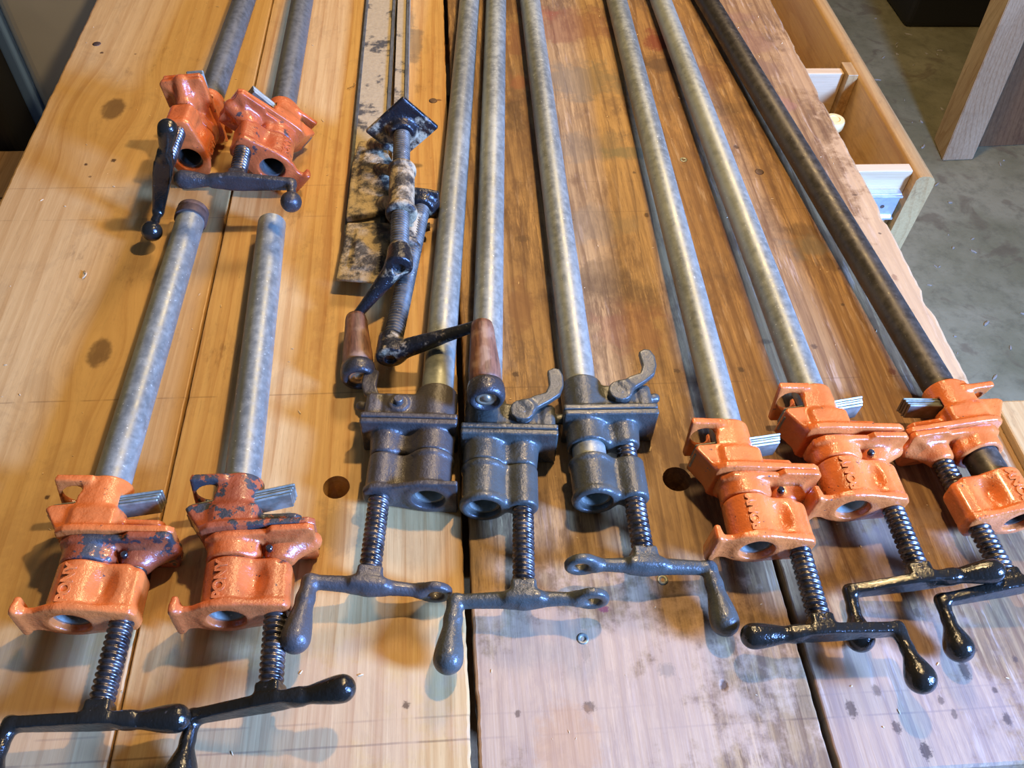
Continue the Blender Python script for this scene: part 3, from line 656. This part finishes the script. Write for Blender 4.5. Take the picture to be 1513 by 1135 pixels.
# screws and nail heads sunk in the top
def screw_head(px, py, r=.0042):
    p = at(px, py); me = lathe_me('screw_head', [(0, -.003), (r*.8, -.003), (r, .0002), (r*.8, .0005), (r*.45, .0004), (r*.3, -.0006), (0, -.001)], 20, 'z')
    link('screw_head', me, M['plate'], bench, Matrix.Translation(p))
for q in ((861, 944), (979, 857), (1010, 236)): screw_head(*q)
def nail(px, py, r=.005):
    p = at(px, py); link('nail_head', lathe_me('nail_head', [(0, -.003), (r, -.003), (r, .0003), (r*.8, .0006), (0, .0007)], 18, 'z'), M['rust'], bench, Matrix.Translation(p))
for q in ((143, 65), (640, 149), (612, 335), (1122, 254)): nail(*q)
# ------------------------------------------------------------------ drawer pulled out on the right
dr = empty('drawer', Matrix.Translation((.53, 1.2, T-.26))); tag(dr, 'open honey coloured wooden drawer sticking out from the right side of the bench', 'drawer')
dm = Matrix.Translation((-.53, -1.2, -(T-.26)))
g_ = None
zt = T-.100; fy0, fy1 = .866, 1.62
prof = [(.620, zt-.165), (.620, zt-.006), (.6225, zt-.002), (.627, zt), (.636, zt), (.643, zt-.003), (.647, zt-.009), (.648, zt-.018), (.648, zt-.165)]
def sweep(prof, y0, y1):
    vs = [(x, y, z) for y in (y0, y0+.0006, y1) for x, z in prof]; n = len(prof); fs = [tuple(range(n)), tuple(reversed(range(2*n, 3*n)))]
    for s3 in (0, n):
        for k in range(n): fs.append((s3+k, s3+n+k, s3+n+(k+1) % n, s3+(k+1) % n))
    me = bpy.data.meshes.new('front'); me.from_pydata(vs, [], fs); bm = bmesh.new(); bm.from_mesh(me); bmesh.ops.recalc_face_normals(bm, faces=bm.faces); bm.to_mesh(me); bm.free()
    for p in me.polygons: p.use_smooth = True
    return sharp(me, 40)
link('drawer_front', sweep(prof, fy0, fy1), M['drawer_wood'], dr, dm)
box('side', (.20, .880, T-.245), (.6195, .896, T-.101), M['drawer_pale'], dr, .0015, dm)
box('side', (.20, 1.585, T-.245), (.6195, 1.601, T-.101), M['drawer_pale'], dr, .0015, dm)
box('divider', (.20, 1.118, T-.240), (.6035, 1.134, T-.104), M['drawer_pale'], dr, .0015, dm)
box('divider_cleat', (.604, 1.106, T-.240), (.6195, 1.142, T-.099), M['drawer_wood'], dr, .001, dm)
box('drawer_bottom', (.20, .8965, T-.248), (.6195, 1.5845, T-.241), M['drawer_wood'], dr, .0005, dm)
box('drawer_back', (.20, .8965, T-.240), (.212, 1.5845, T-.11), M['drawer_pale'], dr, .0005, dm)
sl = box('drawer_slide', (.24, .8685, T-.172), (.612, .8795, T-.130), M['zinc'], dr, .001, dm)
for zz in (T-.1325, T-.1695): link('slide_lip', box_me('slide_lip', (.24, .864, zz-.0015), (.612, .8695, zz+.0015), .0005), M['zinc'], sl)
for xx in (.50, .512, .54, .548, .572, .592): link('slide_hole', sharp(lathe_me('slide_hole', [(0, .8680), (.0028, .8680), (.0028, .8690), (0, .8690)], 16), 30), M['rust'], sl, Matrix.Translation((xx, 0, T-.151)))
s_ = NT('waxed_yellow_wood'); M['pale_top'] = s_.done((.78, .58, .25), .5)
cp = at(1237, 172, -.145); cp.x = .575; cp.y = 1.045
cup = empty('wooden_bottle', Matrix.Translation((cp.x, cp.y, T-.241))); tag(cup, 'small pale round-topped wooden cylinder standing inside the open drawer', 'wooden peg')
link('body', sharp(lathe_me('body', [(0, 0), (.0125, 0), (.0125, .088), (.0110, .090), (.0110, .094), (0, .094)], 32, 'z'), 35), M['pale_wood'], cup)
link('lid', sharp(lathe_me('lid', [(.0110, .0942), (.0150, .0942), (.0158, .097), (.0158, .105), (.0145, .108), (.0085, .1085), (.0080, .1075), (0, .1075)], 32, 'z'), 50), M['pale_top'], cup)
# ------------------------------------------------------------------ floor and what stands on it
s = NT('concrete'); n1 = s.noise(s.world, 3.2, 5, .6); n2 = s.noise(s.world, 24, 5, .7); n3 = s.noise(s.world, 7, 4, .6, 1.)
c = s.mix(s.mr(n1, .35, .65), (.25, .225, .115), (.40, .355, .205)); c = s.mix(s.ma('MULTIPLY', s.mr(n2, .45, .7), .45), c, (.15, .135, .075)); c = s.mix(s.ma('MULTIPLY', s.mr(n3, .56, .66), .5), c, (.17, .12, .07))
sx = s.n('ShaderNodeSeparateXYZ'); s.l(s.world, sx.inputs[0])
M['concrete'] = s.done(c, .62, 0, s.bump(s.noise(s.world, 60, 5, .65), .4, .003))
floor = box('floor', (-4, -3, -.05), (4, 5, 0), M['concrete'], None, 0); floor['kind'] = 'structure'
s = NT('dark_wall'); M['wall'] = s.done(s.mix(s.noise(s.world, 3, 4), (.035, .03, .025), (.06, .05, .042)), .9)
w = box('wall_back', (-4, 4.2, 0), (4, 4.3, 2.6), M['wall'], None, 0); w['kind'] = 'structure'
s = NT('beige_grey_plastic'); M['plastic'] = s.done(s.mix(s.noise(s.world, 5, 3), (.85, .84, .79), (.74, .73, .69)), .42, 0, s.bump(s.noise(s.world, 14, 3), .15, .01))
s = NT('black_plastic'); M['blk'] = s.done((.012, .011, .010), .6)
s = NT('strip_blue'); M['edge_blue'] = s.done((.20, .36, .72), .45)
# pale cabinet left of the bench
cab = empty('storage_cabinet', Matrix.Translation((-.70, 1.95, 0))); tag(cab, 'pale grey cabinet standing on the floor beyond the left edge of the bench', 'cabinet')
ci = Matrix.Translation((.70, -1.95, 0))
link('body', box_me('body', (-.846, 1.632, .04), (-.50, 2.25, T+.02), .028, 5), M['plastic'], cab, ci)
link('edge_strip', box_me('edge_strip', (-.868, 1.622, .05), (-.842, 1.66, T+.018), .006, 3), M['edge_blue'], cab, ci)  # separate blue strip down the near left corner
box('plinth', (-.83, 1.65, 0), (-.52, 2.23, .045), M['blk'], cab, .002, ci)
cr = empty('wooden_crate', Matrix.Translation((-.75, 1.25, 0))); tag(cr, 'dim brown wooden crate on the floor left of the bench', 'crate')
ki = Matrix.Translation((.75, -1.25, 0))
for k in range(4): box('slat', (-1.25, .9+.15*k, .335), (-.50, 1.045+.15*k, .352), M['under'], cr, .001, ki)
box('side', (-1.24, .91, 0), (-1.222, 1.48, .3345), M['under'], cr, .001, ki); box('side', (-.52, .91, 0), (-.502, 1.48, .3345), M['under'], cr, .001, ki)
box('side', (-1.221, 1.462, 0), (-.521, 1.48, .3345), M['under'], cr, .001, ki); box('side', (-1.221, .91, 0), (-.521, .928, .3345), M['under'], cr, .001, ki)
bb = empty('black_bin', Matrix.Translation((-1.2, 1.9, 0))); tag(bb, 'black bin in the shadow left of the pale cabinet', 'bin')
bi = Matrix.Translation((1.2, -1.9, 0))
link('body', box_me('body', (-1.7, 1.52, 0), (-.865, 2.6, .62), .02, 3), M['blk'], bb, bi); link('lid', box_me('lid', (-1.72, 1.505, .62), (-.858, 2.6, .65), .01, 3), M['blk'], bb, bi)
# wooden stand at the upper right
st = empty('wooden_stand', Matrix.Translation((1.45, 1.95, 0))); tag(st, 'rough wooden stand with a leaning pale stud leg at the upper right', 'stand')
si = Matrix.Translation((-1.45, -1.95, 0))
a = at(1378, 204, -T); b = at(1392, 238, -T); c3 = at(1437, 238, -T)
def ray(px, py, y):                      # point of this line of sight at distance y
    p = at(px, py, 0)-cam.matrix_world.translation; return cam.matrix_world.translation+p*(y/p.y)
ta = ray(1462, 0, 2.12); tb = ray(1491, 0, 2.02)
up = (tb-b); up = up*1.35
wv = Vector((.092, .004, 0)); dv = Vector((a.x-b.x, a.y-b.y, 0)).normalized()*.10
def skew_box(name, base, ex, ey, ez, mat, parent):
    vs = [base+ex*i+ey*j+ez*k for k in (0, 1) for j in (0, 1) for i in (0, 1)]
    me = bpy.data.meshes.new(name); me.from_pydata(vs, [], [(0, 1, 3, 2), (4, 6, 7, 5), (0, 4, 5, 1), (2, 3, 7, 6), (0, 2, 6, 4), (1, 5, 7, 3)])
    bm = bmesh.new(); bm.from_mesh(me); bmesh.ops.recalc_face_normals(bm, faces=bm.faces); bmesh.ops.bevel(bm, geom=bm.edges[:], offset=.002, segments=2, affect='EDGES'); bm.to_mesh(me); bm.free()
    return link(name, me, mat, parent, si)
skew_box('leg', b+Vector((0, 0, .001)), wv, dv, up, M['pale_wood'], st)
skew_box('side_board', b+Vector((.10, .06, .001)), Vector((.9, .05, 0)), Vector((.0, .02, 0)), up, M['brown_wood'], st)
# crumbs of sawdust and chips
def crumbs(name, label, n, area, z, size, mat, seed):
    r = random.Random(seed); bm = bmesh.new()
    for _ in range(n):
        x, y = area(r); s1 = size*r.uniform(.4, 1.4)
        m = Matrix.Translation((x, y, z+s1*.2)) @ Matrix.Rotation(r.uniform(0, 6.28), 4, 'Z') @ Matrix.Diagonal((s1*r.uniform(.6, 2.2), s1*.5, s1*.4, 1))
        bmesh.ops.create_icosphere(bm, subdivisions=1, radius=1, matrix=m)
    me = bpy.data.meshes.new(name); bm.to_mesh(me); bm.free(); o = link(name, me, mat); o['label'] = label; o['category'] = 'debris'; o['kind'] = 'stuff'; return o
s = NT('shaving'); M['shaving'] = s.done((.62, .46, .25), .8)
s = NT('plaster_crumb'); M['crumb'] = s.done((.42, .38, .30), .9)
crumbs('sawdust', 'pale sawdust crumbs scattered over the bench top', 240, lambda r: (r.uniform(-.44, .45), r.uniform(.15, 1.3)), T, .0011, M['shaving'], 5)
crumbs('floor_debris', 'small chips and dirt scattered on the concrete floor', 260, lambda r: (r.uniform(.55, 2.2), r.uniform(.4, 2.8)), 0, .006, M['crumb'], 8)
def curl(px, py, ang, ln=.010):
    p = at(px, py, .0006); bm = bmesh.new(); prev = None
    for i in range(9):
        t = i/8; q = p+Vector((math.cos(ang+t*1.5)*ln*t, math.sin(ang+t*1.5)*ln*t, .0015*math.sin(t*3.14)))
        v = [bm.verts.new(q+Vector((0, 0, 0))), bm.verts.new(q+Vector((0, 0, .0012))), bm.verts.new(q+Vector((.0004, .0004, .0012))), bm.verts.new(q+Vector((.0004, .0004, 0)))]
        if prev:
            for k in range(4): bm.faces.new((prev[k], prev[(k+1) % 4], v[(k+1) % 4], v[k]))
        else: bm.faces.new(v)
        prev = v
    bm.faces.new(prev[::-1]); bmesh.ops.recalc_face_normals(bm, faces=bm.faces)
    me = bpy.data.meshes.new('wood_shaving'); bm.to_mesh(me); bm.free(); return link('wood_shaving', me, M['shaving'])
tag(curl(513, 131, -.5, .014), 'curled wood shaving left of the dusty bar at the top', 'wood shaving')
tag(curl(122, 412, .2, .010), 'small wood shaving near the left edge of the bench', 'wood shaving')

e0 = at(1335, 42, -T)  # black box added in place of a shadow on the floor
db = empty('shadow_standin', Matrix.Translation((e0.x+.6, e0.y+.3, 0))); tag(db, 'black box standing in for the floor shadow at the top right corner', 'box')
dbi = Matrix.Translation((-(e0.x+.6), -(e0.y+.3), 0))
link('body', box_me('body', (e0.x, e0.y, 0), (e0.x+1.4, e0.y+.7, .5), .02, 3), M['blk'], db, dbi); link('lid', box_me('lid', (e0.x-.01, e0.y-.01, .5), (e0.x+1.41, e0.y+.71, .54), .01, 3), M['blk'], db, dbi)
